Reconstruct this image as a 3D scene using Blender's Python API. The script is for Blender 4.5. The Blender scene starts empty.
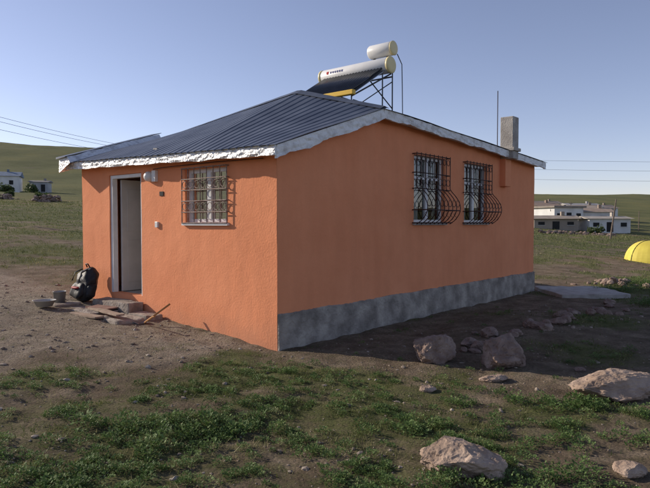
import bpy, math, random, bmesh
import numpy as np
from mathutils import Vector, noise as mn
random.seed(4); rng=np.random.default_rng(7)
scene=bpy.context.scene
CX,CY=-0.632,7.9
TH=math.radians(50.05); ct,st=math.cos(TH),math.sin(TH)
def loc2w(t,s): return (CX+t*ct-s*st, CY+t*st+s*ct)
def w2loc(x,y):
    dx,dy=x-CX,y-CY
    return dx*ct+dy*st, -dx*st+dy*ct
_tab=rng.random((256,256))
def vnoise(x,y):
    xi=np.floor(x).astype(int); yi=np.floor(y).astype(int); fx=x-xi; fy=y-yi
    fx=fx*fx*(3-2*fx); fy=fy*fy*(3-2*fy)
    a=_tab[xi&255,yi&255]; b=_tab[(xi+1)&255,yi&255]; c=_tab[xi&255,(yi+1)&255]; d=_tab[(xi+1)&255,(yi+1)&255]
    return (a*(1-fx)+b*fx)*(1-fy)+(c*(1-fx)+d*fx)*fy
def fbm(x,y,o=4):
    r=0;a=.5;n=0
    for i in range(o):
        r=r+a*vnoise(x*2**i+17.3*i,y*2**i+5.1*i); n+=a; a*=.5
    return r/n
def sm(a,b,x):
    k=np.clip((x-a)/(b-a),0,1); return k*k*(3-2*k)
def T(x,y):
    x=np.asarray(x,float); y=np.asarray(y,float)
    t,s=w2loc(x,y); d=np.hypot(x,y)+1e-6
    z=.07*np.clip(s,0,120)
    wl=sm(.12,-.3,x/d)*sm(-.3,.1,y/d+.2)
    z=z+35*sm(110,400,d)*wl*(.9+.25*fbm(x/90,y/90,3))
    wr=1-wl
    z=z-1.0*sm(20,60,d)*wr*sm(10,-10,s)+ 18*sm(120,650,d)*wr*(.7+.6*fbm(x/140+3,y/140,3))
    far=sm(15,60,d)
    z=z+far*(fbm(x/14,y/14,3)-.5)*.8
    nearhouse=sm(.0,.8,np.maximum(np.maximum(-t,t-9.1),np.maximum(-s,s-5.1)))
    z=z+(fbm(x/1.6,y/1.6,3)-.5)*.12*(.15+.85*nearhouse)
    z=z+(fbm(x/.25,y/.25,3)-.5)*.055*(1-far)
    z=z+.12*np.exp(-(((x-2.9)/1.2)**2+((y-8.7)/.7)**2))+.14*np.exp(-(((x-4.2)/1.5)**2+((y-10.2)/.8)**2))
    return z
def Tz(x,y): return float(T(np.array([x]),np.array([y]))[0])
def grassm(x,y):
    t,s=w2loc(x,y); d=np.hypot(x,y)
    b=np.full_like(x,-.055)
    b=b+.09*sm(.4,-1.2,x)*sm(7.0,5.8,y)
    b=b+.07*sm(.6,1.4,x)*sm(6.4,4.9,y)
    wn=(fbm(x/.8+5,y/.8,3)-.5)*2.4
    tt=t+wn; s2=s+wn
    yard=sm(-2.9,-1.0,tt)*sm(11,9,y)*sm(0,.6,s)*sm(.3,-.3,t)
    yard=np.maximum(yard, sm(-4.4,-2.4,tt)*sm(.3,1.8,s2)*sm(.3,-.3,t)*.85)
    b=b-.3*yard
    b=b+.42*sm(13.0,16,y)*sm(0,-2,s)
    b=b+.24*sm(11,20,d)*sm(0,5,s)
    b=b+.15*sm(50,100,d)
    b=b-.05*sm(2.5,.2,-s)*sm(-.5,.5,t)*sm(14,9,t)
    n=fbm(x/1.1+40,y/1.1+11,4)
    n2=fbm(x/6+3,y/6+1,2)
    return np.clip((n*.85+n2*.15-.50+b)*5+.2,0,1), np.clip(yard,0,1)
def new_mat(name):
    m=bpy.data.materials.new(name); m.use_nodes=True
    nt=m.node_tree; b=nt.nodes['Principled BSDF']; return m,nt,b
def mat(name,c1,c2=None,rough=.8,scale=6,bump=0.,bscale=40,metal=0,detail=6,c3=None,bdist=.02,spec=.3):
    m,nt,b=new_mat(name); N=nt.nodes; L=nt.links
    b.inputs['Roughness'].default_value=rough; b.inputs['Metallic'].default_value=metal
    b.inputs['Specular IOR Level'].default_value=spec
    tc=N.new('ShaderNodeTexCoord')
    if c2 is None: c2=tuple(k*.85 for k in c1)
    n=N.new('ShaderNodeTexNoise'); n.inputs['Scale'].default_value=scale; n.inputs['Detail'].default_value=detail
    L.new(tc.outputs['Object'],n.inputs['Vector'])
    r=N.new('ShaderNodeValToRGB'); r.color_ramp.elements[0].position=.35; r.color_ramp.elements[1].position=.65
    r.color_ramp.elements[0].color=(*c1,1); r.color_ramp.elements[1].color=(*c2,1)
    if c3:
        e=r.color_ramp.elements.new(.5); e.color=(*c3,1)
    L.new(n.outputs['Fac'],r.inputs['Fac']); L.new(r.outputs['Color'],b.inputs['Base Color'])
    if bump:
        n2=N.new('ShaderNodeTexNoise'); n2.inputs['Scale'].default_value=bscale; n2.inputs['Detail'].default_value=7
        L.new(tc.outputs['Object'],n2.inputs['Vector'])
        bp=N.new('ShaderNodeBump'); bp.inputs['Strength'].default_value=bump; bp.inputs['Distance'].default_value=bdist
        L.new(n2.outputs['Fac'],bp.inputs['Height']); L.new(bp.outputs['Normal'],b.inputs['Normal'])
    return m
def mesh_obj(name,v,f,m=None,parent=None,smooth=False,loc=None,rotz=0):
    me=bpy.data.meshes.new(name); me.from_pydata([tuple(p) for p in v],[],f); me.update()
    ob=bpy.data.objects.new(name,me); scene.collection.objects.link(ob)
    if m: 
        for mm in (m if isinstance(m,(list,tuple)) else [m]): me.materials.append(mm)
    if smooth: me.polygons.foreach_set('use_smooth',[True]*len(me.polygons))
    if parent: ob.parent=parent
    if loc: ob.location=loc
    ob.rotation_euler[2]=rotz
    return ob
def empty(name,loc=(0,0,0),rotz=0):
    e=bpy.data.objects.new(name,None); e.empty_display_size=.2; scene.collection.objects.link(e)
    e.location=loc; e.rotation_euler[2]=rotz; return e
def boxv(v,f,x0,x1,y0,y1,z0,z1):
    b=len(v)
    v+=[(x0,y0,z0),(x1,y0,z0),(x1,y1,z0),(x0,y1,z0),(x0,y0,z1),(x1,y0,z1),(x1,y1,z1),(x0,y1,z1)]
    f+=[(b,b+3,b+2,b+1),(b+4,b+5,b+6,b+7),(b,b+1,b+5,b+4),(b+1,b+2,b+6,b+5),(b+2,b+3,b+7,b+6),(b+3,b,b+4,b+7)]
def box(name,dims,m,parent=None,bev=.006):
    v=[];f=[]; boxv(v,f,*dims); o=mesh_obj(name,v,f,m,parent)
    if bev:
        bm=o.modifiers.new('b','BEVEL'); bm.width=bev; bm.segments=2
    return o
def tube(v,f,pts,r,n=6,r2=None):
    pts=[Vector(p) for p in pts]; b=len(v); k=len(pts)
    for i,p in enumerate(pts):
        d=(pts[min(i+1,k-1)]-pts[max(i-1,0)]); 
        if d.length<1e-9: d=Vector((0,0,1))
        d.normalize()
        a=Vector((0,0,1)) if abs(d.z)<.9 else Vector((1,0,0))
        u=d.cross(a).normalized(); w=d.cross(u)
        rr=r if r2 is None else r+(r2-r)*i/(k-1)
        for j in range(n):
            an=2*math.pi*j/n; v.append(tuple(p+u*(rr*math.cos(an))+w*(rr*math.sin(an))))
    for i in range(k-1):
        for j in range(n):
            f.append((b+i*n+j,b+i*n+(j+1)%n,b+(i+1)*n+(j+1)%n,b+(i+1)*n+j))
    f.append(tuple(b+j for j in range(n))[::-1]); f.append(tuple(b+(k-1)*n+j for j in range(n)))
# ---------------- materials
def orange_mat():
    m,nt,b=new_mat('orange_plaster'); N=nt.nodes;L=nt.links
    b.inputs['Roughness'].default_value=.9; b.inputs['Specular IOR Level'].default_value=.15
    tc=N.new('ShaderNodeTexCoord')
    n=N.new('ShaderNodeTexNoise'); n.inputs['Scale'].default_value=1.1; n.inputs['Detail'].default_value=8; n.inputs['Roughness'].default_value=.65
    L.new(tc.outputs['Object'],n.inputs['Vector'])
    r=N.new('ShaderNodeValToRGB'); r.color_ramp.elements[0].position=.3; r.color_ramp.elements[1].position=.7
    r.color_ramp.elements[0].color=(.76,.28,.135,1); r.color_ramp.elements[1].color=(.85,.335,.17,1)
    L.new(n.outputs['Fac'],r.inputs['Fac'])
    sx=N.new('ShaderNodeSeparateXYZ'); L.new(tc.outputs['Object'],sx.inputs[0])
    n3=N.new('ShaderNodeTexNoise'); n3.inputs['Scale'].default_value=5; n3.inputs['Detail'].default_value=6; L.new(tc.outputs['Object'],n3.inputs['Vector'])
    ma=N.new('ShaderNodeMath'); ma.operation='MULTIPLY_ADD'; ma.inputs[1].default_value=.5; L.new(n3.outputs['Fac'],ma.inputs[0]); L.new(sx.outputs['Z'],ma.inputs[2])
    mr=N.new('ShaderNodeMapRange'); mr.inputs['From Min'].default_value=.25; mr.inputs['From Max'].default_value=.66; mr.inputs['To Min'].default_value=.5; mr.inputs['To Max'].default_value=0
    L.new(ma.outputs[0],mr.inputs['Value'])
    mx=N.new('ShaderNodeMixRGB'); mx.inputs['Color2'].default_value=(.50,.25,.155,1); L.new(mr.outputs[0],mx.inputs['Fac']); L.new(r.outputs['Color'],mx.inputs['Color1'])
    mp=N.new('ShaderNodeMapping'); mp.inputs['Scale'].default_value=(5,5,.8); L.new(tc.outputs['Object'],mp.inputs[0])
    n5=N.new('ShaderNodeTexNoise'); n5.inputs['Scale'].default_value=1; n5.inputs['Detail'].default_value=6; L.new(mp.outputs[0],n5.inputs['Vector'])
    m5=N.new('ShaderNodeMapRange'); m5.inputs['From Min'].default_value=.35; m5.inputs['From Max'].default_value=.75; m5.inputs['To Min'].default_value=1.0; m5.inputs['To Max'].default_value=.93; L.new(n5.outputs['Fac'],m5.inputs['Value'])
    mv=N.new('ShaderNodeMixRGB'); mv.blend_type='MULTIPLY'; mv.inputs[0].default_value=1; L.new(mx.outputs[0],mv.inputs[1]); L.new(m5.outputs[0],mv.inputs[2])
    L.new(mv.outputs[0],b.inputs['Base Color'])
    n2=N.new('ShaderNodeTexNoise'); n2.inputs['Scale'].default_value=34; n2.inputs['Detail'].default_value=8; n2.inputs['Roughness'].default_value=.6
    n4=N.new('ShaderNodeTexNoise'); n4.inputs['Scale'].default_value=4; n4.inputs['Detail'].default_value=3
    L.new(tc.outputs['Object'],n2.inputs['Vector']); L.new(tc.outputs['Object'],n4.inputs['Vector'])
    ad=N.new('ShaderNodeMath'); ad.operation='MULTIPLY_ADD'; ad.inputs[1].default_value=1.6; L.new(n4.outputs['Fac'],ad.inputs[0]); L.new(n2.outputs['Fac'],ad.inputs[2])
    bp=N.new('ShaderNodeBump'); bp.inputs['Strength'].default_value=.4; bp.inputs['Distance'].default_value=.014
    L.new(ad.outputs[0],bp.inputs['Height']); L.new(bp.outputs['Normal'],b.inputs['Normal'])
    return m
M_or=orange_mat()
M_plinth=mat('grey_concrete',(.20,.175,.15),(.42,.375,.32),.95,3.5,.9,22,c3=(.30,.265,.23),detail=9,bdist=.03)
M_roof=mat('roof_sheet_metal',(.085,.097,.125),(.15,.165,.195),.42,2.2,metal=.4,detail=7,spec=.5)
M_foil=mat('foil_fascia',(.86,.86,.86),(.58,.57,.56),.38,9,.9,20,metal=.3,c3=(.82,.82,.82),bdist=.04,spec=.5)
M_fasc=mat('white_fascia_paint',(.84,.84,.83),(.60,.58,.56),.6,7,.6,24,c3=(.80,.80,.79),bdist=.03)
M_white=mat('white_pvc',(.78,.78,.76),(.70,.70,.69),.35,8)
M_leaf=mat('door_paint',(.58,.55,.52),(.48,.46,.43),.5,3)
M_iron=mat('wrought_iron',(.035,.022,.02),(.08,.04,.03),.5,30,metal=.4)
M_ironw=mat('painted_iron_rust',(.16,.09,.07),(.34,.27,.23),.6,25)
M_inner=mat('interior_plaster',(.45,.43,.40),(.38,.36,.33),.9,2)
M_curt=mat('curtain',(.74,.73,.71),(.60,.59,.58),.9,10)
M_conc=mat('slab_concrete',(.33,.30,.27),(.46,.43,.39),.95,5,.5,40)
M_step=mat('step_stone',(.22,.18,.15),(.36,.31,.265),.95,6,.8,25)
M_dark=mat('dark',(.02,.02,.02),(.03,.03,.03),.8,5)
M_yel=mat('yellow_plastic',(.80,.50,.05),(.72,.45,.05),.4,5)
M_cap=mat('cream_plastic',(.82,.70,.38),(.78,.66,.34),.4,5)
M_tank=mat('white_enamel',(.80,.79,.76),(.74,.73,.70),.3,4)
M_wood=mat('pole_wood',(.16,.12,.09),(.24,.19,.15),.9,12)
M_wire=mat('cable',(.05,.05,.055),(.06,.06,.06),.6,5)
def glass_mat():
    m=bpy.data.materials.new('window_glass'); m.use_nodes=True; nt=m.node_tree; nt.nodes.clear()
    o=nt.nodes.new('ShaderNodeOutputMaterial'); mx=nt.nodes.new('ShaderNodeMixShader'); tr=nt.nodes.new('ShaderNodeBsdfTransparent'); g=nt.nodes.new('ShaderNodeBsdfGlossy')
    fr=nt.nodes.new('ShaderNodeFresnel'); fr.inputs['IOR'].default_value=1.8
    g.inputs['Roughness'].default_value=.02; tr.inputs['Color'].default_value=(.8,.85,.85,1)
    nt.links.new(fr.outputs[0],mx.inputs[0]); nt.links.new(tr.outputs[0],mx.inputs[1]); nt.links.new(g.outputs[0],mx.inputs[2]); nt.links.new(mx.outputs[0],o.inputs[0])
    return m
M_glass=glass_mat()
# ================= GROUND
def build_ground():
    n=350; i=np.arange(-n,n+1); bb=.0205; g=2.2*np.sinh(bb*i)
    X,Y=np.meshgrid(g,g+6.0,indexing='ij'); m=2*n+1
    Z=T(X,Y); v=np.stack([X,Y,Z],-1).reshape(-1,3)
    a=np.arange(m*m).reshape(m,m)
    q=np.stack([a[:-1,:-1],a[1:,:-1],a[1:,1:],a[:-1,1:]],-1).reshape(-1,4)
    me=bpy.data.meshes.new('ground'); me.vertices.add(len(v)); me.vertices.foreach_set('co',v.ravel())
    me.loops.add(q.size); me.loops.foreach_set('vertex_index',q.ravel().astype(np.int32))
    me.polygons.add(len(q)); me.polygons.foreach_set('loop_start',np.arange(0,q.size,4,dtype=np.int32))
    me.polygons.foreach_set('use_smooth',np.ones(len(q),bool)); me.update()
    gm,yd=grassm(X.ravel(),Y.ravel())
    for nm,arr in(('grassm',gm),('yard',yd)):
        at=me.attributes.new(nm,'FLOAT','POINT'); at.data.foreach_set('value',arr.astype(np.float32))
    ob=bpy.data.objects.new('ground',me); scene.collection.objects.link(ob)
    m_,nt,b=new_mat('soil_and_turf'); N=nt.nodes;L=nt.links
    b.inputs['Roughness'].default_value=1; b.inputs['Specular IOR Level'].default_value=.1
    geo=N.new('ShaderNodeNewGeometry')
    def nz(sc,det=8,ro=.6):
        x=N.new('ShaderNodeTexNoise'); x.inputs['Scale'].default_value=sc; x.inputs['Detail'].default_value=det; x.inputs['Roughness'].default_value=ro
        L.new(geo.outputs['Position'],x.inputs['Vector']); return x
    def ramp(src,stops):
        r=N.new('ShaderNodeValToRGB'); e=r.color_ramp.elements
        e[0].position,e[0].color=stops[0][0],(*stops[0][1],1); e[1].position,e[1].color=stops[-1][0],(*stops[-1][1],1)
        for p,c in stops[1:-1]:
            k=e.new(p); k.color=(*c,1)
        L.new(src,r.inputs['Fac']); return r
    n1=nz(2.2,12,.72); soil=ramp(n1.outputs['Fac'],[(.3,(.105,.078,.054)),(.5,(.20,.155,.112)),(.7,(.33,.265,.20))])
    yr=ramp(nz(5,12,.75).outputs['Fac'],[(.3,(.20,.162,.128)),(.5,(.34,.282,.228)),(.7,(.47,.405,.34))])
    gr=ramp(nz(3.1,12,.78).outputs['Fac'],[(.28,(.065,.08,.025)),(.46,(.105,.128,.04)),(.6,(.155,.168,.058)),(.74,(.24,.215,.105))])
    vo=N.new('ShaderNodeTexVoronoi'); vo.inputs['Scale'].default_value=38; L.new(geo.outputs['Position'],vo.inputs['Vector'])
    a1=N.new('ShaderNodeAttribute'); a1.attribute_name='grassm'; a2=N.new('ShaderNodeAttribute'); a2.attribute_name='yard'
    m1=N.new('ShaderNodeMixRGB'); L.new(a2.outputs['Fac'],m1.inputs[0]); L.new(soil.outputs[0],m1.inputs[1]); L.new(yr.outputs[0],m1.inputs[2])
    vr=ramp(vo.outputs['Color'],[(.0,(.6,.6,.6)),(1,(1.4,1.35,1.3))])
    mm=N.new('ShaderNodeMixRGB'); mm.blend_type='MULTIPLY'; mm.inputs[0].default_value=.6; L.new(m1.outputs[0],mm.inputs[1]); L.new(vr.outputs[0],mm.inputs[2])
    nb=nz(9,10,.78); ad=N.new('ShaderNodeMath'); ad.operation='MULTIPLY_ADD'; ad.inputs[1].default_value=2.8; ad.inputs[2].default_value=-1.4; L.new(nb.outputs['Fac'],ad.inputs[0])
    ad2=N.new('ShaderNodeMath'); ad2.operation='ADD'; ad2.use_clamp=True; L.new(ad.outputs[0],ad2.inputs[0]); L.new(a1.outputs['Fac'],ad2.inputs[1])
    mu=N.new('ShaderNodeMath'); mu.operation='MULTIPLY'; mu.inputs[1].default_value=.8; L.new(ad2.outputs[0],mu.inputs[0])
    m2=N.new('ShaderNodeMixRGB'); L.new(mu.outputs[0],m2.inputs[0]); L.new(mm.outputs[0],m2.inputs[1]); L.new(gr.outputs[0],m2.inputs[2])
    nl=nz(.045,8,.6); lr=ramp(nl.outputs['Fac'],[(.35,(.72,.74,.7)),(.5,(1,1,1)),(.65,(1.25,1.12,1.0))])
    m3=N.new('ShaderNodeMixRGB'); m3.blend_type='MULTIPLY'; m3.inputs[0].default_value=.9; L.new(m2.outputs[0],m3.inputs[1]); L.new(lr.outputs[0],m3.inputs[2])
    L.new(m3.outputs[0],b.inputs['Base Color'])
    h1=nz(26,10,.75); h2=N.new('ShaderNodeMath'); h2.operation='MULTIPLY_ADD'; h2.inputs[1].default_value=-.4; L.new(vo.outputs['Distance'],h2.inputs[0]); L.new(h1.outputs['Fac'],h2.inputs[2])
    bp=N.new('ShaderNodeBump'); bp.inputs['Strength'].default_value=1; bp.inputs['Distance'].default_value=.045; L.new(h2.outputs[0],bp.inputs['Height']); L.new(bp.outputs['Normal'],b.inputs['Normal'])
    me.materials.append(m_)
build_ground()
# ================= HOUSE
house=empty('orange_house',(CX,CY,0),TH)
def gab(s):
    if s<1.63: return 4.0+(s-1.63)*(.5/1.78)
    return 4.0-(s-1.63)*(.42/3.57)
def eave(s): return 2.69+.022*s
T1=2.23
def roofz(t,s):
    if t<=T1:
        k=(t+.2)/(T1+.2); return eave(s)*(1-k)+gab(s)*k
    return gab(s)-.0443*(t-T1)
def wob(p,a=.006):
    q=Vector(p)*1.7; n=mn.noise_vector(q); return (p[0]+n.x*a,p[1]+n.y*a,p[2]+n.z*a*.5)
def panel(name,u0,u1,z0,topf,holes,place,depth,m,extra=()):
    us=sorted(set([u0,u1]+[h[0] for h in holes]+[h[1] for h in holes]+list(extra)))
    zs=sorted(set([z0]+[h[2] for h in holes]+[h[3] for h in holes]+[z0+.5]))
    def sub(a):
        o=[a[0]]
        for p,q in zip(a,a[1:]):
            k=max(1,int((q-p)/.2)); o+=[p+(q-p)*(j+1)/k for j in range(k)]
        return o
    us=sub(us); zs=sub(zs)
    v=[];f=[];idx={}
    nz_=len(zs)
    def V(i,j):
        if (i,j) not in idx:
            u=us[i]; z=zs[j] if j<nz_ else topf(u)
            idx[(i,j)]=len(v); v.append(wob(place(u,0,z)))
        return idx[(i,j)]
    def inh(u,z): return any(h[0]<u<h[1] and h[2]<z<h[3] for h in holes)
    for i in range(len(us)-1):
        for j in range(nz_):
            uc=(us[i]+us[i+1])/2; zc=(zs[j]+zs[j+1])/2 if j<nz_-1 else zs[-1]+.001
            if inh(uc,zc): continue
            f.append((V(i,j),V(i+1,j),V(i+1,j+1),V(i,j+1)))
    for h in holes:
        c=[(h[0],h[2]),(h[1],h[2]),(h[1],h[3]),(h[0],h[3])]
        for k in range(4):
            a=c[k];b_=c[(k+1)%4]; b=len(v)
            v+= [wob(place(a[0],0,a[1])),wob(place(b_[0],0,b_[1])),wob(place(b_[0],depth,b_[1])),wob(place(a[0],depth,a[1]))]
            f.append((b,b+1,b+2,b+3))
    return mesh_obj(name,v,f,m,house)
LEN=9.08; WID=5.04
fz=.48
W1=(3.45,4.55,1.69,2.90); W2=(5.35,6.4,1.69,2.90); WF=(.98,1.95,1.69,2.50); DR=(3.12,4.1,fz,2.52)
panel('front_wall',-.0,WID,-.4,lambda s:roofz(0,s)-.03,[WF,DR],lambda u,d,z:(d,u,z),.16,M_or)
panel('side_wall_extension',0,T1,-.4,lambda t:roofz(t,0)-.03,[],lambda u,d,z:(u,d,z),.2,M_or)
panel('side_wall_main',T1,LEN,-.4,lambda t:roofz(t,0)-.03,[W1,W2],lambda u,d,z:(u,.03+d,z),.16,M_or)
panel('wall_joint',0,.03,-.4,lambda s:roofz(T1,s)-.03,[],lambda u,d,z:(T1,u,z),0,M_or)
panel('rear_wall',0.03,WID,-.4,lambda s:roofz(LEN,s)-.03,[],lambda u,d,z:(LEN,u,z),0,M_or)
panel('far_side_wall',0,LEN,-.4,lambda t:roofz(t,WID)-.03,[],lambda u,d,z:(u,WID,z),0,M_or)
def plinth(name,u0,u1,place,parent=house):
    v=[];f=[];n=int((u1-u0)/.04)
    for i in range(n+1):
        u=u0+(u1-u0)*i/n; z=fz+.02*(mn.noise(Vector((u*1.6,2,0)))+.6*mn.noise(Vector((u*9,5,0)))+.4*mn.noise(Vector((u*25,5,0))))
        for k,(oo,zz) in enumerate([(.034,-.4),(.030,.08),(.026,.22),(.022,.36),(.016,z-.012),(.004,z),(-.03,z+.004)]):
            o=oo+(.012*mn.noise(Vector((u*2.5,8,zz*5)))+.008*mn.noise(Vector((u*9,8,zz*9))))*(k<5)
            v.append(place(u,-o,zz))
    for i in range(n):
        for k in range(6):
            a=i*7+k; f.append((a,a+7,a+8,a+1))
    for e in (0,n): f.append(tuple(e*7+k for k in range(7)))
    return mesh_obj(name,v,f,M_plinth,parent,False)
plinth('plinth_extension',.004,T1,lambda u,d,z:(u,d,z))
plinth('plinth_main',T1+.001,LEN+.02,lambda u,d,z:(u,d+.02,z))
def corr(s):
    p=(s/.15)%1.0
    return .015*max(0,min(1,(.5-abs(p-.5))*-9+4.2)) 
def roof_sheet(name,ta,tb,nt_,s0=-.2,s1=5.25):
    ss=np.arange(s0,s1+.001,.0125); v=[];f=[]; ns=len(ss)
    for k in range(nt_+1):
        t=ta+(tb-ta)*k/nt_
        for s in ss: v.append((t,s,roofz(t,s)+corr(s)+.016*mn.noise(Vector((t*1.0,s*1.4,3)))))
    for k in range(nt_):
        for j in range(ns-1):
            a=k*ns+j; f.append((a,a+ns,a+ns+1,a+1))
    o=mesh_obj(name,v,f,M_roof,house); so=o.modifiers.new('s','SOLIDIFY'); so.thickness=.006; so.offset=-1
    return o
roof_sheet('roof_front',-.24,T1+.02,10)
roof_sheet('roof_main',T1-.05,LEN+.25,10)
v=[];f=[]
for i in range(56):
    s=-.18+5.4*i/55; w_=.004*mn.noise(Vector((s*5,1,1)))
    v+=[(T1-.12,s,roofz(T1-.12,s)+.020+w_),(T1,s,roofz(T1,s)+.034+w_),(T1+.12,s,roofz(T1+.12,s)+.022+w_)]
for i in range(55):
    for r in range(2): f.append((i*3+r,i*3+r+3,i*3+r+4,i*3+r+1))
o=mesh_obj('break_flashing',v,f,M_roof,house); o.modifiers.new('s','SOLIDIFY').thickness=.004
def strip(name,pts_fn,n,h,th,m,amp=.012,seed=0):
    v=[];f=[];rows=5
    for i in range(n+1):
        k=i/n; (t,s,z),(ox,oy)=pts_fn(k)
        hh=h*(1+.2*mn.noise(Vector((k*n*.11,seed,1)))+.08*mn.noise(Vector((k*n*.5,seed,1))))
        for r in range(rows):
            o=th+amp*mn.noise(Vector((k*n*.35,r*.9+seed,0)))*1.6
            v.append((t+ox*o,s+oy*o,z-hh*r/(rows-1)))
        v.append((t-ox*.02,s-oy*.02,z-hh)); v.append((t-ox*.02,s-oy*.02,z))
    R=rows+2
    for i in range(n):
        for r in range(R): f.append((i*R+r,(i+1)*R+r,(i+1)*R+(r+1)%R,i*R+(r+1)%R))
    f.append(tuple(range(R))); f.append(tuple(n*R+r for r in range(R))[::-1])
    return mesh_obj(name,v,f,m,house)
strip('front_fascia',lambda k:((-.19,-.17+5.4*k,eave(-.17+5.4*k)-.006),(-1,0)),110,.13,.02,M_foil,.015,1)
strip('side_fascia_extension',lambda k:((-.18+(T1+.18)*k,-.16,roofz(-.18+(T1+.18)*k,-.16)-.01),(0,-1)),50,.17,.02,M_fasc,.013,4)
strip('side_fascia_main',lambda k:((T1+.003+(LEN+.2-T1)*k,-.16,roofz(T1+(LEN+.2-T1)*k,-.16)-.01),(0,-1)),120,.14,.018,M_fasc,.010,7)
def quadstrip(name,A,B,m,n=30):
    v=[];f=[]
    for i in range(n+1): v+=[A(i/n),B(i/n)]
    for i in range(n): f.append((2*i,2*i+2,2*i+3,2*i+1))
    return mesh_obj(name,v,f,m,house)
quadstrip('front_soffit',lambda k:(-.19,-.15+5.3*k,eave(-.15+5.3*k)-.11),lambda k:(.02,-.15+5.3*k,eave(-.15+5.3*k)-.10),M_fasc)
quadstrip('side_soffit',lambda k:(-.15+(LEN+.3)*k,-.15,roofz(-.15+(LEN+.3)*k,-.1)-.125),lambda k:(-.15+(LEN+.3)*k,.06,roofz(-.15+(LEN+.3)*k,-.1)-.115),M_fasc,60)
RT=1.95
v=[];f=[]
for i in range(21):
    t=-.3+RT*i/20; z=roofz(t,5.2); w=.02*mn.noise(Vector((t*4,0,0)))
    v+=[(t,4.90,z-.0),(t,4.99,z+.115+w),(t,5.30,z+.10),(t,5.31,z-.16)]
for i in range(20):
    for r in range(3): f.append((i*4+r,(i+1)*4+r,(i+1)*4+r+1,i*4+r+1))
f.append((0,1,2,3)); f.append((83,82,81,80))
mesh_obj('rake_upstand',v,f,M_foil,house)
v=[];f=[]
for i in range(21):
    t=-.34+(RT+.1)*i/20; z=roofz(t,5.2)
    v+=[(t,5.0,z+.122),(t,5.0,z+.132),(t,5.34,z+.135),(t,5.34,z+.10)]
for i in range(20):
    for r in range(4): f.append((i*4+r,(i+1)*4+r,(i+1)*4+(r+1)%4,i*4+(r+1)%4))
f.append((0,1,2,3)); f.append((83,82,81,80))
mesh_obj('rake_cap',v,f,M_roof,house)
box('floor',(.03,LEN-.05,.05,WID-.05,fz-.12,fz-.002),M_conc,house,0)
box('interior_wall_hall',(1.5,1.6,.1,4.98,fz,3.),M_inner,house,0)
box('interior_wall_side',(.05,1.5,2.75,2.85,fz,2.9),M_inner,house,0)
box('interior_ceiling',(.16,LEN-.2,.2,WID-.1,2.57,2.60),M_inner,house,0)
fv=[];ff=[]
for d in [(.02,.11,3.125,3.17,fz,2.515),(.02,.11,4.03,4.095,fz,2.515),(.02,.11,3.17,4.03,2.46,2.515)]: boxv(fv,ff,*d)
mesh_obj('door_frame',fv,ff,M_white,house)
lf=empty('door_leaf',(.15,4.0,fz+.01),math.radians(2)); lf.parent=house
box('leaf_panel',(0,.80,-.045,0,0,1.96),M_leaf,lf,.005)
for z0 in(.15,1.05): box('leaf_inset',(.10,.70,-.056,-.0455,z0,z0+.75),M_leaf,lf,.008)
vv=[];f2=[];tube(vv,f2,[(.74,-.05,1.0),(.74,-.10,1.0),(.62,-.10,1.0)],.011); mesh_obj('leaf_handle',vv,f2,M_iron,lf)
def window(name,w,place,off,mull=1):
    u0,u1,z0,z1=w
    v=[];f=[]
    def B(a,b,d0,d1,c,e):
        bb=len(v)
        for (u,d,z) in [(a,d0,c),(b,d0,c),(b,d1,c),(a,d1,c),(a,d0,e),(b,d0,e),(b,d1,e),(a,d1,e)]: v.append(place(u,off+d,z))
        for q in [(0,3,2,1),(4,5,6,7),(0,1,5,4),(1,2,6,5),(2,3,7,6),(3,0,4,7)]: f.append(tuple(bb+k for k in q))
    g=.06
    B(u0,u0+g,.07,.13,z0,z1);B(u1-g,u1,.07,.13,z0,z1);B(u0+g,u1-g,.07,.13,z0,z0+g);B(u0+g,u1-g,.07,.13,z1-g,z1)
    c=(u0+u1)/2; B(c-.045,c+.045,.065,.128,z0+g,z1-g)
    if mull: B(u0+g,c-.045,.075,.125,z1-.42,z1-.37); B(c+.045,u1-g,.075,.125,z1-.42,z1-.37)
    mesh_obj(name+'_frame',v,f,M_white,house)
    gv=[place(u0+g,off+.10,z0+g),place(u1-g,off+.10,z0+g),place(u1-g,off+.10,z1-g),place(u0+g,off+.10,z1-g)]
    mesh_obj(name+'_glass',gv,[(0,1,2,3)],M_glass,house)
    cv=[];cf=[]; n=60
    for i in range(n+1):
        u=u0+(u1-u0)*i/n; dd=off+.20+.02*math.sin(i*1.3)
        cv+=[place(u,dd,z0),place(u,dd,z1+.05)]
    for i in range(n):
        if name!='front_window' and .38<i/n<.9: continue
        cf.append((2*i,2*i+2,2*i+3,2*i+1))
    mesh_obj(name+'_curtain',cv,cf,M_curt,house)
    sv=[];sf=[];v=sv;f=sf
    B(u0-.04,u1+.04,-.045,.069,z0-.035,z0-.002)
    mesh_obj(name+'_sill',sv,sf,M_white if name=='front_window' else M_conc,house)
pl_side=lambda u,d,z:(u,d,z); pl_front=lambda u,d,z:(d,u,z)
window('side_window',W1,pl_side,.03); window('side_window_rear',W2,pl_side,.03); window('front_window',WF,pl_front,0,0)
def ring(v,f,place,u,d,z,r,rt=.006):
    tube(v,f,[place(u+r*math.cos(a),d,z+r*math.sin(a)) for a in np.linspace(0,2*math.pi,13)],rt,5)
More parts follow.
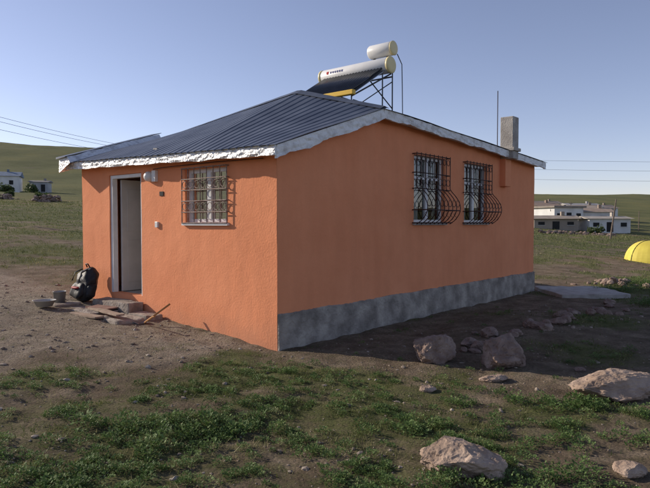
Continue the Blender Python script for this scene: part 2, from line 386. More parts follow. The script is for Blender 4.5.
def belly(name,w,place,off):
    u0,u1,z0,z1=w; u0-=.05;u1+=.05;z0-=.02;z1+=.03; H=z1-z0
    def prof(k):
        if k>.5: return .09
        return .09+.25*math.sin(math.pi*min(1,k/.5))**.8*(1-.25*(k/.5)) 
    v=[];f=[]; nb=9
    for i in range(nb):
        u=u0+(u1-u0)*i/(nb-1)
        tube(v,f,[place(u,off-prof(k),z0+k*H) for k in np.linspace(0,1,22)],.0085,5)
    for k in(0.02,.2,.5,.72,.98):
        tube(v,f,[place(u0,off,z0+k*H),place(u0,off-prof(k),z0+k*H),place(u1,off-prof(k),z0+k*H),place(u1,off,z0+k*H)],.010,5)
    st=(u1-u0)/(nb-1)
    for i in range(nb-1):
        uc=u0+st*(i+.5)
        ring(v,f,place,uc,off-.09,z0+.61*H,st*.42); ring(v,f,place,uc,off-.09,z0+.91*H,st*.36)
        kk=.30; ring(v,f,place,uc,off-prof(kk)-.003,z0+kk*H,st*.42)
        tube(v,f,[place(uc+st*.4*math.sin(a*2),off-prof(.1+.0*a)-.0,z0+(.06+.11*a/math.pi)*H) for a in np.linspace(0,math.pi,9)],.005,4)
    mesh_obj(name,v,f,M_iron,house)
belly('side_window_grille',W1,pl_side,.03); belly('side_window_rear_grille',W2,pl_side,.03)
v=[];f=[]; u0,u1,z0,z1=WF; u0-=.03;u1+=.03;z0-=.0;z1+=.01; p=pl_front
for i in range(8):
    u=u0+(u1-u0)*i/7; tube(v,f,[p(u,-.04,z0),p(u,-.04,z1)],.008,5)
for i in range(6):
    z=z0+(z1-z0)*i/5; tube(v,f,[p(u0,0,z),p(u0,-.05,z),p(u1,-.05,z),p(u1,0,z)],.009,5)
for i in range(7):
    for j in (1,3): ring(v,f,p,u0+(u1-u0)*(i+.5)/7,-.045,z0+(z1-z0)*(j+.5)/5,.055,.006)
mesh_obj('front_window_grille',v,f,M_ironw,house)
box('chimney_breast',(7.05,7.35,-.10,.06,2.5,3.18),M_or,house,.01)
box('chimney_stack',(7.04,7.34,-.27,.03,3.1,4.02),M_conc,house,.015)
box('chimney_collar',(7.00,7.38,-.31,.07,3.27,3.34),M_conc,house,.01)
v=[];f=[];tube(v,f,[(7.1,.12,3.2),(7.1,.12,4.62)],.010,6); mesh_obj('antenna_rod',v,f,M_iron,house)
v=[];f=[]
for k,(r,d) in enumerate([(.085,0),(.085,-.03),(.075,-.07),(.045,-.10),(.0,-.11)]):
    for j in range(16): v.append((d,2.86+r*math.cos(j*math.pi/8),2.44+r*math.sin(j*math.pi/8)))
for k in range(4):
    for j in range(16): f.append((k*16+j,k*16+(j+1)%16,(k+1)*16+(j+1)%16,(k+1)*16+j))
mesh_obj('wall_lamp',v,f,M_white,house,True)
box('junction_box',(-.05,.01,2.66,2.76,2.35,2.53),M_white,house,.006)
box('house_number',(-.012,.01,2.50,2.60,2.12,2.19),M_dark,house,.002)
box('wall_socket',(-.03,.01,2.64,2.71,1.62,1.71),M_white,house,.004)
v=[];f=[];tube(v,f,[(-.04,2.72,2.55),(-.05,2.4,2.56),(-.05,1.2,2.565),(-.05,.2,2.55)],.007,5); mesh_obj('wall_cable',v,f,M_iron,house)
# ================= SOLAR WATER HEATER
sol=empty('solar_water_heater',(CX,CY,0),TH)
def cyl(name,a,b,r,m,seg=28,dome=.04,parent=sol):
    a=Vector(a);b=Vector(b);d=(b-a);L=d.length;d.normalize()
    pts=[(0,r*.55),(dome*.35,r*.9),(dome,r),(L-dome,r),(L-dome*.35,r*.9),(L,r*.55)]
    up=Vector((0,0,1)); u=d.cross(up).normalized(); w=d.cross(u); v=[];f=[]
    for (x,rr) in pts:
        for j in range(seg):
            an=2*math.pi*j/seg; v.append(a+d*x+u*rr*math.cos(an)+w*rr*math.sin(an))
    for k in range(len(pts)-1):
        for j in range(seg): f.append((k*seg+j,k*seg+(j+1)%seg,(k+1)*seg+(j+1)%seg,(k+1)*seg+j))
    f.append(tuple(range(seg))[::-1]); f.append(tuple((len(pts)-1)*seg+j for j in range(seg)))
    return mesh_obj(name,v,f,m,parent,True)
tz=4.83
cyl('main_tank',(4.41,1.18,tz),(4.41,2.90,tz),.16,M_tank)
cyl('tank_end_cap',(4.41,1.13,tz),(4.41,1.21,tz),.165,M_cap,28,.02); cyl('tank_end_cap_far',(4.41,2.87,tz),(4.41,2.95,tz),.165,M_cap,28,.02)
cyl('supply_tank',(4.5,1.17,tz+.35),(4.5,1.74,tz+.35),.14,M_tank)
cyl('supply_tank_cap',(4.5,1.14,tz+.35),(4.5,1.18,tz+.35),.144,M_cap,28,.015)
lo=Vector((3.18,0,4.10)); hi=Vector((4.30,0,tz-.06))
m_tube=mat('evacuated_tube',(.012,.014,.02),(.02,.022,.03),.12,5,spec=.6)
v=[];f=[]
for i in range(20):
    s=1.3+1.45*i/19; tube(v,f,[(lo.x,s,lo.z),(hi.x,s,hi.z)],.026,8)
mesh_obj('evacuated_tubes',v,f,m_tube,sol,True)
refl=mat('reflector_sheet',(.30,.31,.33),(.25,.26,.28),.35,5,metal=.6)
v=[(lo.x+.03,1.22,lo.z-.045),(lo.x+.03,2.84,lo.z-.045),(hi.x+.03,2.84,hi.z-.045),(hi.x+.03,1.22,hi.z-.045)]
o=mesh_obj('reflector',v,[(0,1,2,3)],refl,sol); o.modifiers.new('s','SOLIDIFY').thickness=.01
box('bottom_rail',(lo.x-.08,lo.x+.02,1.12,2.9,lo.z-.06,lo.z+.03),M_yel,sol,.012)
m_st=mat('frame_steel',(.06,.065,.07),(.09,.09,.09),.5,8,metal=.5)
v=[];f=[]
for s in (1.22,2.84):
    rz=roofz(4.4,s)
    zf=roofz(3.1,s)
    for a,b in [((4.55,s,rz),(4.55,s,tz-.05)),((3.2,s,zf),(3.2,s,lo.z-.05)),((3.2,s,lo.z-.07),(4.5,s,tz-.15)),((3.25,s,zf+.12),(4.55,s,rz+.12)),((4.55,s,rz+.2),(3.8,s,4.4)),((4.2,s,rz+.05),(4.2,s,tz-.2))]:
        tube(v,f,[a,b],.016,4)
tube(v,f,[(4.55,1.22,tz-.3),(4.55,2.84,rz+.1)],.012,4);tube(v,f,[(4.55,2.84,tz-.3),(4.55,1.22,rz+.1)],.012,4)
tube(v,f,[(4.55,1.22,tz-.20),(4.55,2.84,tz-.20)],.016,4)
tube(v,f,[(4.5,1.3,tz+.2),(4.5,1.3,tz+.1)],.03,6);tube(v,f,[(4.5,1.62,tz+.25),(4.5,1.62,tz+.1)],.03,6)
tube(v,f,[(4.6,1.14,tz+.25),(4.68,1.08,tz+.05),(4.7,1.08,tz-.4),(4.72,1.08,3.65)],.010,6)
mesh_obj('support_frame',v,f,m_st,sol)
m_red=mat('label_red',(.5,.03,.03)); m_blue=mat('label_blue',(.10,.11,.25))
def decal(name,s0,s1,a0,a1,m):
    v=[];f=[]
    for i in range(5):
        a=math.radians(a0+(a1-a0)*i/4)
        for s in(s0,s1): v.append((4.41-.163*math.cos(a),s,tz+.163*math.sin(a)))
    for i in range(4): f.append((2*i,2*i+1,2*i+3,2*i+2))
    mesh_obj(name,v,f,m,sol)
decal('label_badge',2.64,2.70,5,28,m_red)
for i in range(6): decal('label_letter',2.56-i*.06,2.60-i*.06,7,23,m_blue)
# ================= STEPS & CLUTTER
def rough_block(name,dims,m,parent=None,amp=.02,seed=0,cuts=6,yaw=0):
    bm=bmesh.new(); bmesh.ops.create_cube(bm,size=1)
    bmesh.ops.bevel(bm,geom=bm.edges[:],offset=.06,segments=2,affect='EDGES',profile=.6)
    bmesh.ops.subdivide_edges(bm,edges=bm.edges[:],cuts=cuts,use_grid_fill=True)
    x0,x1,y0,y1,z0,z1=dims; cx,cy=(x0+x1)/2,(y0+y1)/2
    for q in bm.verts:
        ax,ay=q.co.x*(x1-x0),q.co.y*(y1-y0)
        p=Vector((cx+ax*math.cos(yaw)-ay*math.sin(yaw),cy+ax*math.sin(yaw)+ay*math.cos(yaw),z0+(q.co.z+.5)*(z1-z0)))
        n=mn.noise_vector(p*4+Vector((seed,0,0)))+mn.noise_vector(p*11)*.5
        q.co=p+n*amp
    me=bpy.data.meshes.new(name); bm.to_mesh(me); bm.free(); me.materials.append(m)
    o=bpy.data.objects.new(name,me); scene.collection.objects.link(o)
    if parent:o.parent=parent
    return o
steps=empty('entrance_steps',(CX,CY,0),TH)
rough_block('upper_step',(-.32,-.02,3.05,4.15,.0,.39),M_step,steps,.018,1)
rough_block('slab_1',(-.86,-.36,3.25,4.2,.05,.28),M_step,steps,.025,2,6,.06)
rough_block('slab_2',(-.84,-.36,2.45,3.22,.0,.235),M_step,steps,.025,3,6,-.08)
rough_block('slab_3',(-.34,-.03,2.5,3.0,.0,.25),M_step,steps,.02,5)
rough_block('slab_4',(-.95,-.50,4.22,4.75,.1,.335),M_step,steps,.025,6,6,.1)
m_board=mat('weathered_board',(.26,.19,.14),(.38,.29,.22),.9,14)
rough_block('board_1',(-1.0,-.84,2.9,4.3,.24,.27),m_board,steps,.006,12,6,.05)
rough_block('board_2',(-.72,-.58,2.6,3.7,.285,.31),m_board,steps,.006,14,6,-.12)
rough_block('mat',(-.60,-.34,3.3,3.85,.29,.315),mat('door_mat_cloth',(.20,.10,.08),(.28,.17,.13),.95,12),steps,.012,8,6,.1)
bp_=empty('backpack',(*loc2w(-.28,4.42),.35),TH)
m_bag=mat('black_nylon',(.012,.012,.014),(.03,.03,.033),.55,8,.5,20)
m_bagr=mat('red_trim',(.35,.03,.03),(.25,.02,.02),.6)
def blob(name,c,r,m,parent,pw=.7,amp=.03,seed=0,lean=0):
    bm=bmesh.new(); bmesh.ops.create_icosphere(bm,subdivisions=4,radius=1)
    for q in bm.verts:
        d=q.co.copy(); e=Vector([math.copysign(abs(k)**pw,k) for k in d])
        p=Vector((e.x*r[0],e.y*r[1],e.z*r[2]))
        p+=mn.noise_vector(p*7+Vector((seed,0,0)))*amp
        p.x+=lean*(p.z)
        q.co=p+Vector(c)
    me=bpy.data.meshes.new(name); bm.to_mesh(me); bm.free(); me.materials.append(m)
    me.polygons.foreach_set('use_smooth',[True]*len(me.polygons))
    o=bpy.data.objects.new(name,me); scene.collection.objects.link(o); o.parent=parent; return o
blob('main_body',(0,0,.27),(.14,.24,.29),m_bag,bp_,.75,.05,1,.25)
blob('front_pocket',(-.15,0,.18),(.07,.18,.14),m_bag,bp_,.7,.03,2,.25)
blob('side_pocket',(-.04,-.24,.16),(.09,.06,.12),m_bag,bp_,.7,.03,5,.1)
blob('pocket_trim',(-.205,.0,.22),(.03,.12,.02),m_bagr,bp_,.8,.01,3,.2)
v=[];f=[];tube(v,f,[(.05,-.04,.56),(.02,-.03,.62),(.02,.04,.62),(.05,.05,.56)],.012,6)
for q in(-.09,.09): tube(v,f,[(-.02,q,.53),(-.14,q*1.2,.48),(-.20,q*1.2,.34)],.012,6)
mesh_obj('straps',v,f,m_bag,bp_,True)
def lathe(name,prof,m,loc,parent=None,seg=24):
    v=[];f=[]
    for r,z in prof:
        for j in range(seg): v.append((r*math.cos(2*math.pi*j/seg),r*math.sin(2*math.pi*j/seg),z))
    for k in range(len(prof)-1):
        for j in range(seg): f.append((k*seg+j,k*seg+(j+1)%seg,(k+1)*seg+(j+1)%seg,(k+1)*seg+j))
    return mesh_obj(name,v,f,m,parent,True,loc)
m_gal=mat('galvanised',(.36,.37,.37),(.28,.28,.28),.45,10,metal=.4)
x,y=loc2w(-.72,4.5); lathe('paint_bucket',[(0,.0),(.085,0),(.105,.2),(.11,.2),(.103,.19),(.08,.02),(0,.02)],m_gal,(x,y,.325))
x,y=loc2w(-1.12,4.2); lathe('plastic_basin',[(0,0),(.12,0),(.17,.10),(.185,.10),(.165,.09),(.11,.015),(0,.015)],mat('grey_plastic',(.45,.44,.41)),(x,y,Tz(x,y)+.02))
x,y=loc2w(-.5,2.3); zz=Tz(x,y)
sh=empty('shovel',(x,y,zz),TH); v=[];f=[]
tube(v,f,[(.0,.0,.03),(-.1,-.35,.02+.14),(-.1,-.4,.17)],.014,6); tube(v,f,[(.0,.0,.03),(.30,-.22,.30)],.016,6); mesh_obj('handle',v,f,mat('tool_wood',(.45,.22,.08),(.36,.17,.06)),sh)
v=[(-.1,.02,.02),(.08,.02,.02),(.1,.2,.05),(0,.27,.03),(-.12,.2,.05),(0,.1,.0)]
o=mesh_obj('blade',v,[(0,1,5),(1,2,5),(2,3,5),(3,4,5),(4,0,5)],m_gal,sh); o.modifiers.new('s','SOLIDIFY').thickness=.005
# ================= ROCKS
M_rock=mat('field_stone',(.19,.13,.105),(.36,.275,.225),.95,5,1.,16,c3=(.26,.19,.155),detail=12,bdist=.05)
M_rock2=mat('pink_stone',(.24,.17,.125),(.44,.335,.26),.95,4,1.,12,c3=(.34,.25,.19),detail=12,bdist=.05)
def rock(name,x,y,r,m,seed,rot=0,sink=.25):
    bm=bmesh.new(); bmesh.ops.create_icosphere(bm,subdivisions=5 if r[0]>.18 else 4,radius=1)
    rs=random.Random(seed); pl=[]
    for i in range(22):
        d=Vector((rs.gauss(0,1),rs.gauss(0,1),rs.gauss(0,1))).normalized(); pl.append((d,rs.uniform(.66,.90)))
    for q in bm.verts:
        p=q.co.copy()
        for d,h in pl:
            k=p.dot(d)
            if k>h: p-=d*(k-h)*.97
        p+=q.co*(.10*mn.noise(q.co*1.6+Vector((seed,0,0)))+.06*mn.noise(q.co*5+Vector((seed,3,0)))+.035*mn.noise(q.co*12)+.02*mn.noise(q.co*27))
        q.co=Vector((p.x*r[0],p.y*r[1],p.z*r[2]))
    me=bpy.data.meshes.new(name); bm.to_mesh(me); bm.free(); me.materials.append(m)
    o=bpy.data.objects.new(name,me); scene.collection.objects.link(o)
    o.location=(x,y,Tz(x,y)+r[2]*(1-sink)-r[2]*.25); o.rotation_euler[2]=rot; return o
rock('boulder',1.33,7.35,(.31,.27,.24),M_rock,3,.3)
rock('boulder',2.14,7.2,(.36,.29,.25),M_rock,11,1.)
rock('boulder',2.88,5.85,(.50,.30,.165),M_rock2,23,.1)
rock('boulder',.92,4.08,(.31,.21,.15),M_rock2,34,-.2)
rock('boulder',1.12,3.96,(.10,.09,.09),M_rock2,39,.2)
rock('boulder',2.05,4.0,(.13,.11,.05),M_rock2,47)
rock('boulder',1.85,6.5,(.20,.12,.045),M_rock2,51,.5)
rock('boulder',1.05,6.1,(.12,.09,.035),M_rock2,57,.9)
R_=random.Random(77)
for i in range(52):
    k=R_.random(); x=1.7+3.6*k+R_.gauss(0,.22); y=7.55+3.9*k+R_.gauss(0,.32); t_,s_=w2loc(x,y)
    if s_>-.25: continue
    r=R_.uniform(.05,.17)*(1-.2*k)
    rock('rubble_stone',x,y,(r*R_.uniform(.8,1.3),r*.8,r*R_.uniform(.45,.7)),M_rock,200+i,R_.uniform(0,3),.35)
for i,(x,y,r) in enumerate([(5.3,11.5,.12),(6.0,12.6,.16),(5.7,11.3,.09),(3.0,7.0,.07)]): rock('rubble_stone',x,y,(r,r*.8,r*.5),M_rock,400+i,i)
def scatter_gravel():
    bm=bmesh.new(); bmesh.ops.create_icosphere(bm,subdivisions=1,radius=1); bv=np.array([q.co[:] for q in bm.verts]); bfc=np.array([[q.index for q in fa.verts] for fa in bm.faces]); bm.free()
    n=20000; d=np.exp(rng.uniform(math.log(3.2),math.log(14),n)); a=rng.uniform(-.75,.75,n); x=d*np.sin(a); y=d*np.cos(a)
    t,s=w2loc(x,y); ok=~((t>-.05)&(t<9.2)&(s>-.05)&(s<5.2)); g,yd=grassm(x,y); cl=fbm(x/.7+31,y/.7,3); ok&=(rng.random(n)<(.15+.7*yd+1.2*np.clip(cl-.5,0,1))); x,y,d,yd=x[ok],y[ok],d[ok],yd[ok]; n=len(x)
    r=.003+.006*rng.random(n)**2+.022*rng.random(n)**14; r*=(.7+d/12)
    z=T(x,y)+r*.15
    sc=np.stack([r*rng.uniform(.8,1.5,n),r*rng.uniform(.7,1.2,n),r*rng.uniform(.4,.8,n)],-1)
    v=bv[None]*sc[:,None]*(1+rng.uniform(-.25,.25,(n,len(bv),1)))
    an=rng.uniform(0,6.28,n)[:,None]; vx=v[...,0]*np.cos(an)-v[...,1]*np.sin(an); vy=v[...,0]*np.sin(an)+v[...,1]*np.cos(an)
    V=np.stack([vx+x[:,None],vy+y[:,None],v[...,2]+z[:,None]],-1).reshape(-1,3)
    F=(bfc[None]+(np.arange(n)*len(bv))[:,None,None]).reshape(-1,3)
    mesh_obj('gravel',V.tolist(),F.tolist(),mat('pebbles',(.18,.142,.11),(.38,.325,.27),.95,9,c3=(.26,.21,.165)))
scatter_gravel()
# ================= GRASS + WEEDS
def leafmat(name,stops,scale=3.):
    m=bpy.data.materials.new(name); m.use_nodes=True; nt=m.node_tree; N=nt.nodes; L=nt.links; b=N['Principled BSDF']; o=N['Material Output']
    b.inputs['Roughness'].default_value=.65; b.inputs['Specular IOR Level'].default_value=.25
    a=N.new('ShaderNodeAttribute'); a.attribute_name='tint'
    r=N.new('ShaderNodeValToRGB'); e=r.color_ramp.elements; e[0].position,e[0].color=stops[0][0],(*stops[0][1],1); e[1].position,e[1].color=stops[-1][0],(*stops[-1][1],1)
    for p,c in stops[1:-1]:
        k=e.new(p); k.color=(*c,1)
    L.new(a.outputs['Fac'],r.inputs['Fac']); L.new(r.outputs['Color'],b.inputs['Base Color'])
    t=N.new('ShaderNodeBsdfTranslucent'); L.new(r.outputs['Color'],t.inputs['Color']); mx=N.new('ShaderNodeMixShader'); mx.inputs[0].default_value=.3
    L.new(b.outputs[0],mx.inputs[1]); L.new(t.outputs[0],mx.inputs[2]); L.new(mx.outputs[0],o.inputs['Surface']); return m
def fastmesh(name,V,F,tint,m):
    k=F.shape[1]; me=bpy.data.meshes.new(name); me.vertices.add(len(V)); me.vertices.foreach_set('co',V.astype(np.float32).ravel())
    me.loops.add(F.size); me.loops.foreach_set('vertex_index',F.ravel().astype(np.int32)); me.polygons.add(len(F)); me.polygons.foreach_set('loop_start',np.arange(0,F.size,k,dtype=np.int32)); me.update()
    at=me.attributes.new('tint','FLOAT','POINT'); at.data.foreach_set('value',tint.astype(np.float32)); me.materials.append(m)
    o=bpy.data.objects.new(name,me); scene.collection.objects.link(o); return o
def grass():
    n=440000; d=np.exp(rng.uniform(math.log(3.0),math.log(70),n)); a=rng.uniform(-.72,.72,n); x=d*np.sin(a); y=d*np.cos(a)
    t,s=w2loc(x,y); ok=~((t>-.05)&(t<9.2)&(s>-.08)&(s<5.2)); g,yd=grassm(x,y)
    g2=fbm(x/.16+9,y/.16,2); thr=np.where(d<12,.50,.38)
    ok&=(rng.random(n)<np.clip(g*1.15*np.clip((g2-thr)*6,0,1)+.010*(1-yd),0,1)); ok&=~((t<0)&(t>-1.0)&(s>2.3)&(s<4.9))
    x,y,d=x[ok],y[ok],d[ok]; n=len(x); print('blades',n)
    z=T(x,y)-.004; h=rng.uniform(.010,.034,n)*(1+.9*(rng.random(n)<.05))*(1+d/22); w=rng.uniform(.0015,.0034,n)*(.8+d/6)
    an=rng.uniform(0,6.28,n); dx,dy=np.cos(an)*w,np.sin(an)*w; l=rng.uniform(0,1.2,n)*h; la=rng.uniform(0,6.28,n)
    P0=np.stack([x-dx,y-dy,z],-1);P1=np.stack([x+dx,y+dy,z],-1);P2=np.stack([x+np.cos(la)*l,y+np.sin(la)*l,z+h],-1)
    V=np.stack([P0,P1,P2],1).reshape(-1,3); F=np.arange(n*3).reshape(-1,3)
    ti=np.clip(fbm(x/.9,y/.9,2)+rng.normal(0,.18,n),0,1)
    fastmesh('grass',V,F,np.repeat(ti,3),leafmat('grass_blades',[(.15,(.085,.105,.032)),(.45,(.125,.155,.045)),(.68,(.18,.19,.07)),(.9,(.32,.28,.15))]))
grass()
def weeds():
    C=[]
    hand=[(-.63,5.0,.16),(-.9,4.9,.2),(-1.17,4.7,.2),(-1.84,4.9,.2),(-1.5,4.8,.18),(-2.0,4.4,.15),(-.75,5.15,.12),(-1.3,5.0,.14),(-1.0,4.55,.14),(.65,4.9,.16),(.85,5.0,.15),(-.11,4.4,.12),(-.2,4.7,.1),(.5,5.3,.1),(1.87,5.75,.16),(2.2,5.6,.18),(2.45,5.5,.15),(.8,3.8,.14),(1.35,3.9,.16),(1.65,3.9,.18),(1.85,4.6,.14),(1.2,4.7,.12),(-2.3,5.2,.14),(-1.7,5.6,.1),(-2.6,6.0,.12),(1.95,5.0,.14),(2.5,4.7,.15),(.3,4.1,.09),(-.6,4.0,.10),(-1.6,3.95,.16),(-2.0,4.0,.12),(1.3,5.6,.12),(2.9,5.3,.14),(2.6,4.2,.14)]
    for x,y,r in hand:
        for k in range(10): C.append((x+random.gauss(0,r*.9),y+random.gauss(0,r*.6),r*random.uniform(.25,.68)))
    n=4600; d=np.exp(rng.uniform(math.log(3.3),math.log(13),n)); a=rng.uniform(-.7,.7,n); x=d*np.sin(a); y=d*np.cos(a); g,yd=grassm(x,y); t,s=w2loc(x,y)
    pn=fbm(x/.5+70,y/.5,2)
    ok=(rng.random(n)<g*.9*(pn>.5)+.04)&(~((t>-.1)&(t<9.3)&(s>-.15)&(s<5.3)))&(yd<.3)
    for xx,yy in zip(x[ok],y[ok]): C.append((xx,yy,random.uniform(.02,.075)))
    for i in range(420):
        xx=random.uniform(6.2,16); yy=random.uniform(11.5,20)
        t_,s_=w2loc(xx,yy)
        if s_>-1.2 : continue
        if fbm(np.array([xx/1.5]),np.array([yy/1.5]),2)[0]<.45: continue
        C.append((xx,yy,random.uniform(.10,.25)))
    Vs=[];ti=[]
    for (cx,cy,r) in C:
        m=int(30+r*1300) if r<.12 else int(110+r*500); m=min(m,260)
        ls=.006+.042*min(r,.12)**.8+ (r>.12)*.008
        aa=rng.uniform(0,6.28,m); rr=r*np.sqrt(rng.random(m))*(1+.35*np.sin(aa*3+cx*9)); px=cx+rr*np.cos(aa); py=cy+rr*np.sin(aa)
        H=r*.9*(1-(np.minimum(rr/r,1))**2*.7); pz=T(px,py)+H*rng.random(m)**.7
        ln=ls*rng.uniform(.6,1.6,m)*1.35; wd=ln*rng.uniform(.22,.42,m); yaw=aa+rng.normal(0,.9,m); pit=rng.uniform(-.1,1.2,m)
        D=np.stack([np.cos(yaw)*np.cos(pit),np.sin(yaw)*np.cos(pit),np.sin(pit)],-1); S=np.stack([-np.sin(yaw),np.cos(yaw),rng.normal(0,.3,m)],-1)
        P=np.stack([px,py,pz],-1)
        Q=np.stack([P,P+D*(ln*.5)[:,None]+S*wd[:,None],P+D*ln[:,None],P+D*(ln*.5)[:,None]-S*wd[:,None]],1)
        Vs.append(Q.reshape(-1,3)); base=random.gauss(.5,.18); ti.append(np.repeat(np.clip(base+rng.normal(0,.13,m),0,1),4))
    V=np.concatenate(Vs); F=np.arange(len(V)).reshape(-1,4); print('leaves',len(F))
    fastmesh('low_weeds',V,F,np.concatenate(ti),leafmat('weed_leaves',[(.1,(.065,.11,.032)),(.5,(.11,.18,.05)),(.8,(.17,.24,.08)),(1,(.24,.27,.12))]))
weeds()
# ================= BACKGROUND
rough_block('concrete_slab',(5.3,6.9,13.4,15.2,-.1,Tz(6,14.2)+.12),M_conc,None,.02,9)
def village_house(x,y,rot,w,d,h,wc,rc,gable=.8,nwin=3):
    z=Tz(x,y); e=empty('village_house',(x,y,z),rot)
    mw=mat('wall_paint',wc,tuple(k*.8 for k in wc),.9,.8); mr=mat('old_roof',rc,tuple(k*.75 for k in rc),.8,2.)
    v=[];f=[]; boxv(v,f,-w/2,w/2,-d/2,d/2,-1.5,h); mesh_obj('walls',v,f,mw,e)
    if gable>0:
        o=.3; v=[(-w/2-o,-d/2-o,h-.02),(w/2+o,-d/2-o,h-.02),(w/2+o,d/2+o,h-.02),(-w/2-o,d/2+o,h-.02),(-w/2-o,0,h+gable),(w/2+o,0,h+gable)]
        f=[(0,1,5,4),(2,3,4,5),(0,4,3),(1,2,5),(3,2,1,0)]; mesh_obj('roof',v,f,mr,e)
    else:
        v=[];f=[];boxv(v,f,-w/2-.25,w/2+.25,-d/2-.25,d/2+.25,h+.002,h+.22); mesh_obj('roof',v,f,mr,e)
    v=[];f=[];vf=[];ff=[]
    for i in range(nwin):
        u=-w/2+w*(i+.5)/nwin; q=h/2.6
        if i==1: boxv(v,f,u-.35,u+.35,-d/2-.03,-d/2+.05,0,1.9*q)
        else:
            boxv(v,f,u-.32,u+.32,-d/2-.03,-d/2+.05,1.*q,1.8*q); boxv(vf,ff,u-.38,u+.38,-d/2-.08,-d/2-.031,.92*q,.99*q)
    mesh_obj('openings',v,f,M_dark,e); mesh_obj('sills',vf,ff,M_white,e)
    v=[];f=[];boxv(v,f,w*.2,w*.2+.35,-.2,.2,h,h+gable+.4); mesh_obj('chimney',v,f,mr,e)
W=(.78,.77,.74); S=(.38,.32,.26)
village_house(27.8,72,.35,4.2,4,2.1,W,(.30,.26,.22),0,3)
village_house(32.4,73,-.15,3.6,3.4,1.8,W,(.36,.28,.22),.5,2)
village_house(29.6,64,.05,4.4,3,1.4,W,(.44,.39,.33),.25,3)
village_house(24.2,64,-.1,4.4,3,1.1,S,(.36,.30,.24),.35,3)
village_house(38.5,90,-.3,4.4,5,2.4,W,(.34,.28,.23),.6,3)
village_house(34,95,.2,4.4,5,2.4,(.62,.59,.54),(.33,.24,.18),.6,2)
village_house(43.5,98,.4,4,5,2.2,S,(.40,.33,.27),0,2)
village_house(50,118,.2,7,5,2.6,W,(.4,.38,.36),.7,3)
village_house(47,130,.2,7,5,2.6,S,(.3,.24,.2),.8,3)
village_house(60,132,.2,6,5,2.6,W,(.3,.24,.2),.8,3)
village_house(-57,105,.35,7,5,2.4,W,(.20,.25,.32),.9,3)
village_house(-51.5,109,.2,3,3,1.8,(.45,.45,.46),(.3,.28,.27),.3,2)
def stone_pile(name,x0,y0,x1,y1,n,r,h):
    bm=bmesh.new(); bmesh.ops.create_icosphere(bm,subdivisions=1,radius=1); bv=np.array([q.co[:] for q in bm.verts]); bfc=np.array([[q.index for q in fa.verts] for fa in bm.faces]); bm.free()
    Vs=[];Fs=[]
    for i in range(n):
        k=random.random(); hh=random.random()**1.5*h; wv=(1-hh/h)*.6
        x=x0+(x1-x0)*k+random.gauss(0,wv); y=y0+(y1-y0)*k+random.gauss(0,wv); rr=r*random.uniform(.5,1.3)
        v=bv*np.array([rr*random.uniform(.8,1.4),rr,rr*.7])*(1+rng.uniform(-.25,.25,(len(bv),1)))
        Fs.append(bfc+len(bv)*i); Vs.append(v+np.array([x,y,Tz(x,y)+hh]))
    mesh_obj(name,np.concatenate(Vs).tolist(),np.concatenate(Fs).tolist(),M_rock)
stone_pile('stone_heap',-29,60,-27,61,60,.22,.6)
stone_pile('stone_heap',-36,62,-33,63,70,.22,.5)
stone_pile('stone_heap',19,54,27,56,120,.15,.2)
stone_pile('stone_heap',7.6,16.2,8.0,16.3,22,.10,.15)
def shrub(x,y,r,h,n,name='shrub'):
    z=Tz(x,y); cl=[(rng.uniform(-r,r)*.7,rng.uniform(-r,r)*.7,rng.uniform(.25,.9)*h,rng.uniform(.3,.55)*r) for _ in range(9)]
    P=[]
    for i in range(n):
        c=cl[i%9]; d=rng.normal(0,1,3); d/=np.linalg.norm(d); q=c[3]*rng.random()**.4
        P.append([x+c[0]+d[0]*q,y+c[1]+d[1]*q,max(z,z+c[2]+d[2]*q)])
    P=np.array(P); s=.04*r+.03; A=rng.normal(0,s,(n,3));B=rng.normal(0,s,(n,3)); V=np.stack([P-A,P+B,P+A,P-B],1).reshape(-1,3)
    o=fastmesh(name,V,np.arange(4*n).reshape(-1,4),np.repeat(np.clip(rng.normal(.45,.2,n),0,1),4),leafmat('shrub_leaves',[(.1,(.04,.065,.022)),(.5,(.07,.10,.035)),(1,(.12,.14,.06))]))
    v=[];f=[]
    for c in cl: tube(v,f,[(x,y,z-.1),(x+c[0]*.5,y+c[1]*.5,z+c[2]*.5),(x+c[0],y+c[1],z+c[2])],.03*r+.01,5,.008)
    t_=mesh_obj('branches',v,f,M_wood,o)
for (x,y,r,h,n) in [(32.5,88,1.3,2.8,900),(25.2,74,1.0,2.2,700),(44,102,1.6,3,900),(-45,92,1.3,1.0,800),(-50,94,1.6,1.0,800),(-38,72,.9,.6,600),(32.6,67,.7,.8,400),(36.5,84,1.1,2.2,700),(-31,66,.8,.5,500),(27,60,.8,.6,400),(40,104,1.4,3,700)]: shrub(x,y,r,h,n)
def pole(x,y,top,name='utility_pole',arm=1.2,lean=(0,0),r=.11):
    z=Tz(x,y); v=[];f=[]; tp=(x+lean[0],y+lean[1],top)
    tube(v,f,[(x,y,z-.3),tp],r,8,r*.6)
    if arm:
        tube(v,f,[(tp[0]-arm/2,tp[1],top-.3),(tp[0]+arm/2,tp[1],top-.3)],.04,5)
        for q in(-.45,0,.45): tube(v,f,[(tp[0]+q*arm,tp[1],top-.3),(tp[0]+q*arm,tp[1],top-.1)],.03,6)
    mesh_obj(name,v,f,M_wood)
pole(-21,30,8.5); pole(-12.5,60,8.6); pole(22.8,48,3.6,arm=0,lean=(.45,0),r=.08); pole(60,110,6.5,arm=.8); pole(60,42,8.2); pole(8,48,8.)
pole(26.5,70,3.4,arm=.5,r=.07); pole(34.5,66,3.0,arm=0,r=.06); pole(45,110,5.6,arm=.8)
def wire(a,b,sag,r=.014):
    v=[];f=[]; a=Vector(a);b=Vector(b); tube(v,f,[a.lerp(b,k)-Vector((0,0,sag*4*k*(1-k))) for k in np.linspace(0,1,24)],r,4); return v,f
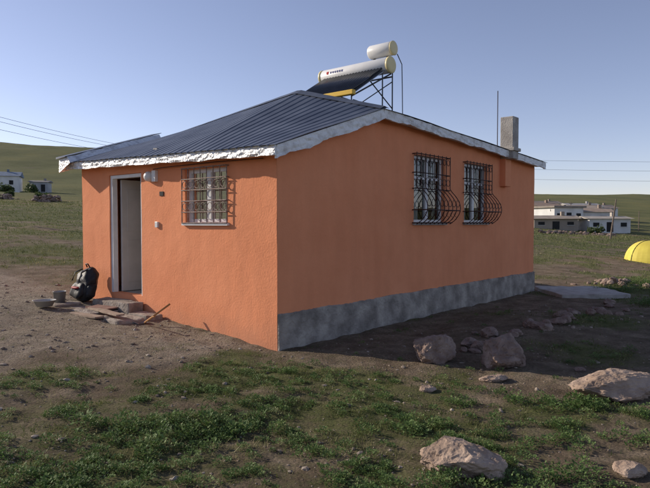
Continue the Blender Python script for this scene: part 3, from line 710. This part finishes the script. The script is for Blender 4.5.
V_=[];F_=[]
for a,b,sg,r in [((-21.5,30,8.45),(-13,60,8.4),.5,.011),((-20.5,30,7.9),(-12.2,60,8.3),.6,.011),((-21,30,7.5),(-12.5,60,7.8),.5,.011),((60,42,6.6),(8,48,6.9),.5,.008),((60,42,5.9),(8,48,6.2),.5,.008),((60.5,42,5.2),(8,48,5.4),.5,.008)]:
    v,f=wire(a,b,sg,r); b0=len(V_); V_+=v; F_+=[tuple(q+b0 for q in fa) for fa in f]
mesh_obj('power_lines',V_,F_,M_wire)
tx,ty=14.35,26.3; tz_=Tz(tx,ty); te=empty('dome_tent',(tx,ty,tz_-.05),.3)
v=[];f=[]; R=12;Sg=32
for k in range(R+1):
    e=math.pi/2*k/R; 
    for j in range(Sg):
        a=2*math.pi*j/Sg; rr=1.15*math.cos(e)**.75*(1-.07*abs(math.sin(3*a))); v.append((rr*math.cos(a),rr*math.sin(a),1.0*math.sin(e)))
for k in range(R):
    for j in range(Sg): f.append((k*Sg+j,k*Sg+(j+1)%Sg,(k+1)*Sg+(j+1)%Sg,(k+1)*Sg+j))
mesh_obj('canopy',v,f,mat('yellow_nylon',(.72,.60,.10),(.62,.50,.08),.6,3),te,False)
v=[];f=[]
for a0 in np.arange(6)*math.pi/3: tube(v,f,[(1.16*math.cos(e)**.75*math.cos(a0),1.16*math.cos(e)**.75*math.sin(a0),1.01*math.sin(e)) for e in np.linspace(0,math.pi/2,10)],.010,5)
mesh_obj('poles',v,f,M_dark,te)
mesh_obj('door_flap',[(-.3,-1.17,0),(.3,-1.17,0),(.2,-.92,.55),(-.2,-.92,.55)],[(0,1,2,3)],M_dark,te)
# ================= LIGHT, SKY, CAMERA
el=math.radians(23); sd=Vector((-.933*math.cos(el),.36*math.cos(el),math.sin(el))).normalized()
l=bpy.data.lights.new('sun','SUN'); l.energy=5; l.angle=math.radians(.5); l.color=(1,.89,.75)
lo_=bpy.data.objects.new('sun',l); scene.collection.objects.link(lo_); lo_.rotation_euler=sd.to_track_quat('Z','Y').to_euler()
w=bpy.data.worlds.new('World'); scene.world=w; w.use_nodes=True; nt=w.node_tree; bg=nt.nodes['Background']
sky=nt.nodes.new('ShaderNodeTexSky'); sky.sky_type='NISHITA'; sky.sun_disc=False; sky.sun_elevation=el; sky.sun_rotation=math.atan2(sd.x,sd.y); sky.air_density=1.; sky.dust_density=.9; sky.ozone_density=2.0; sky.altitude=1800
tint=nt.nodes.new('ShaderNodeMixRGB'); tint.blend_type='MULTIPLY'; tint.inputs[0].default_value=1; tint.inputs[2].default_value=(1.18,.98,1.03,1)
hs=nt.nodes.new('ShaderNodeHueSaturation'); hs.inputs['Saturation'].default_value=.86
nt.links.new(sky.outputs[0],tint.inputs[1]); nt.links.new(tint.outputs[0],hs.inputs['Color']); nt.links.new(hs.outputs[0],bg.inputs['Color']); bg.inputs['Strength'].default_value=.14
cam=bpy.data.cameras.new('camera'); co=bpy.data.objects.new('camera',cam); scene.collection.objects.link(co); scene.camera=co
cam.sensor_width=36; cam.lens=36*600/650; cam.clip_end=6000; cam.clip_start=.05
co.location=(0,0,1.69); co.rotation_euler=(math.radians(90-2.0),0,0)
scene.view_settings.view_transform='Standard'; scene.view_settings.look='None'; scene.view_settings.exposure=0
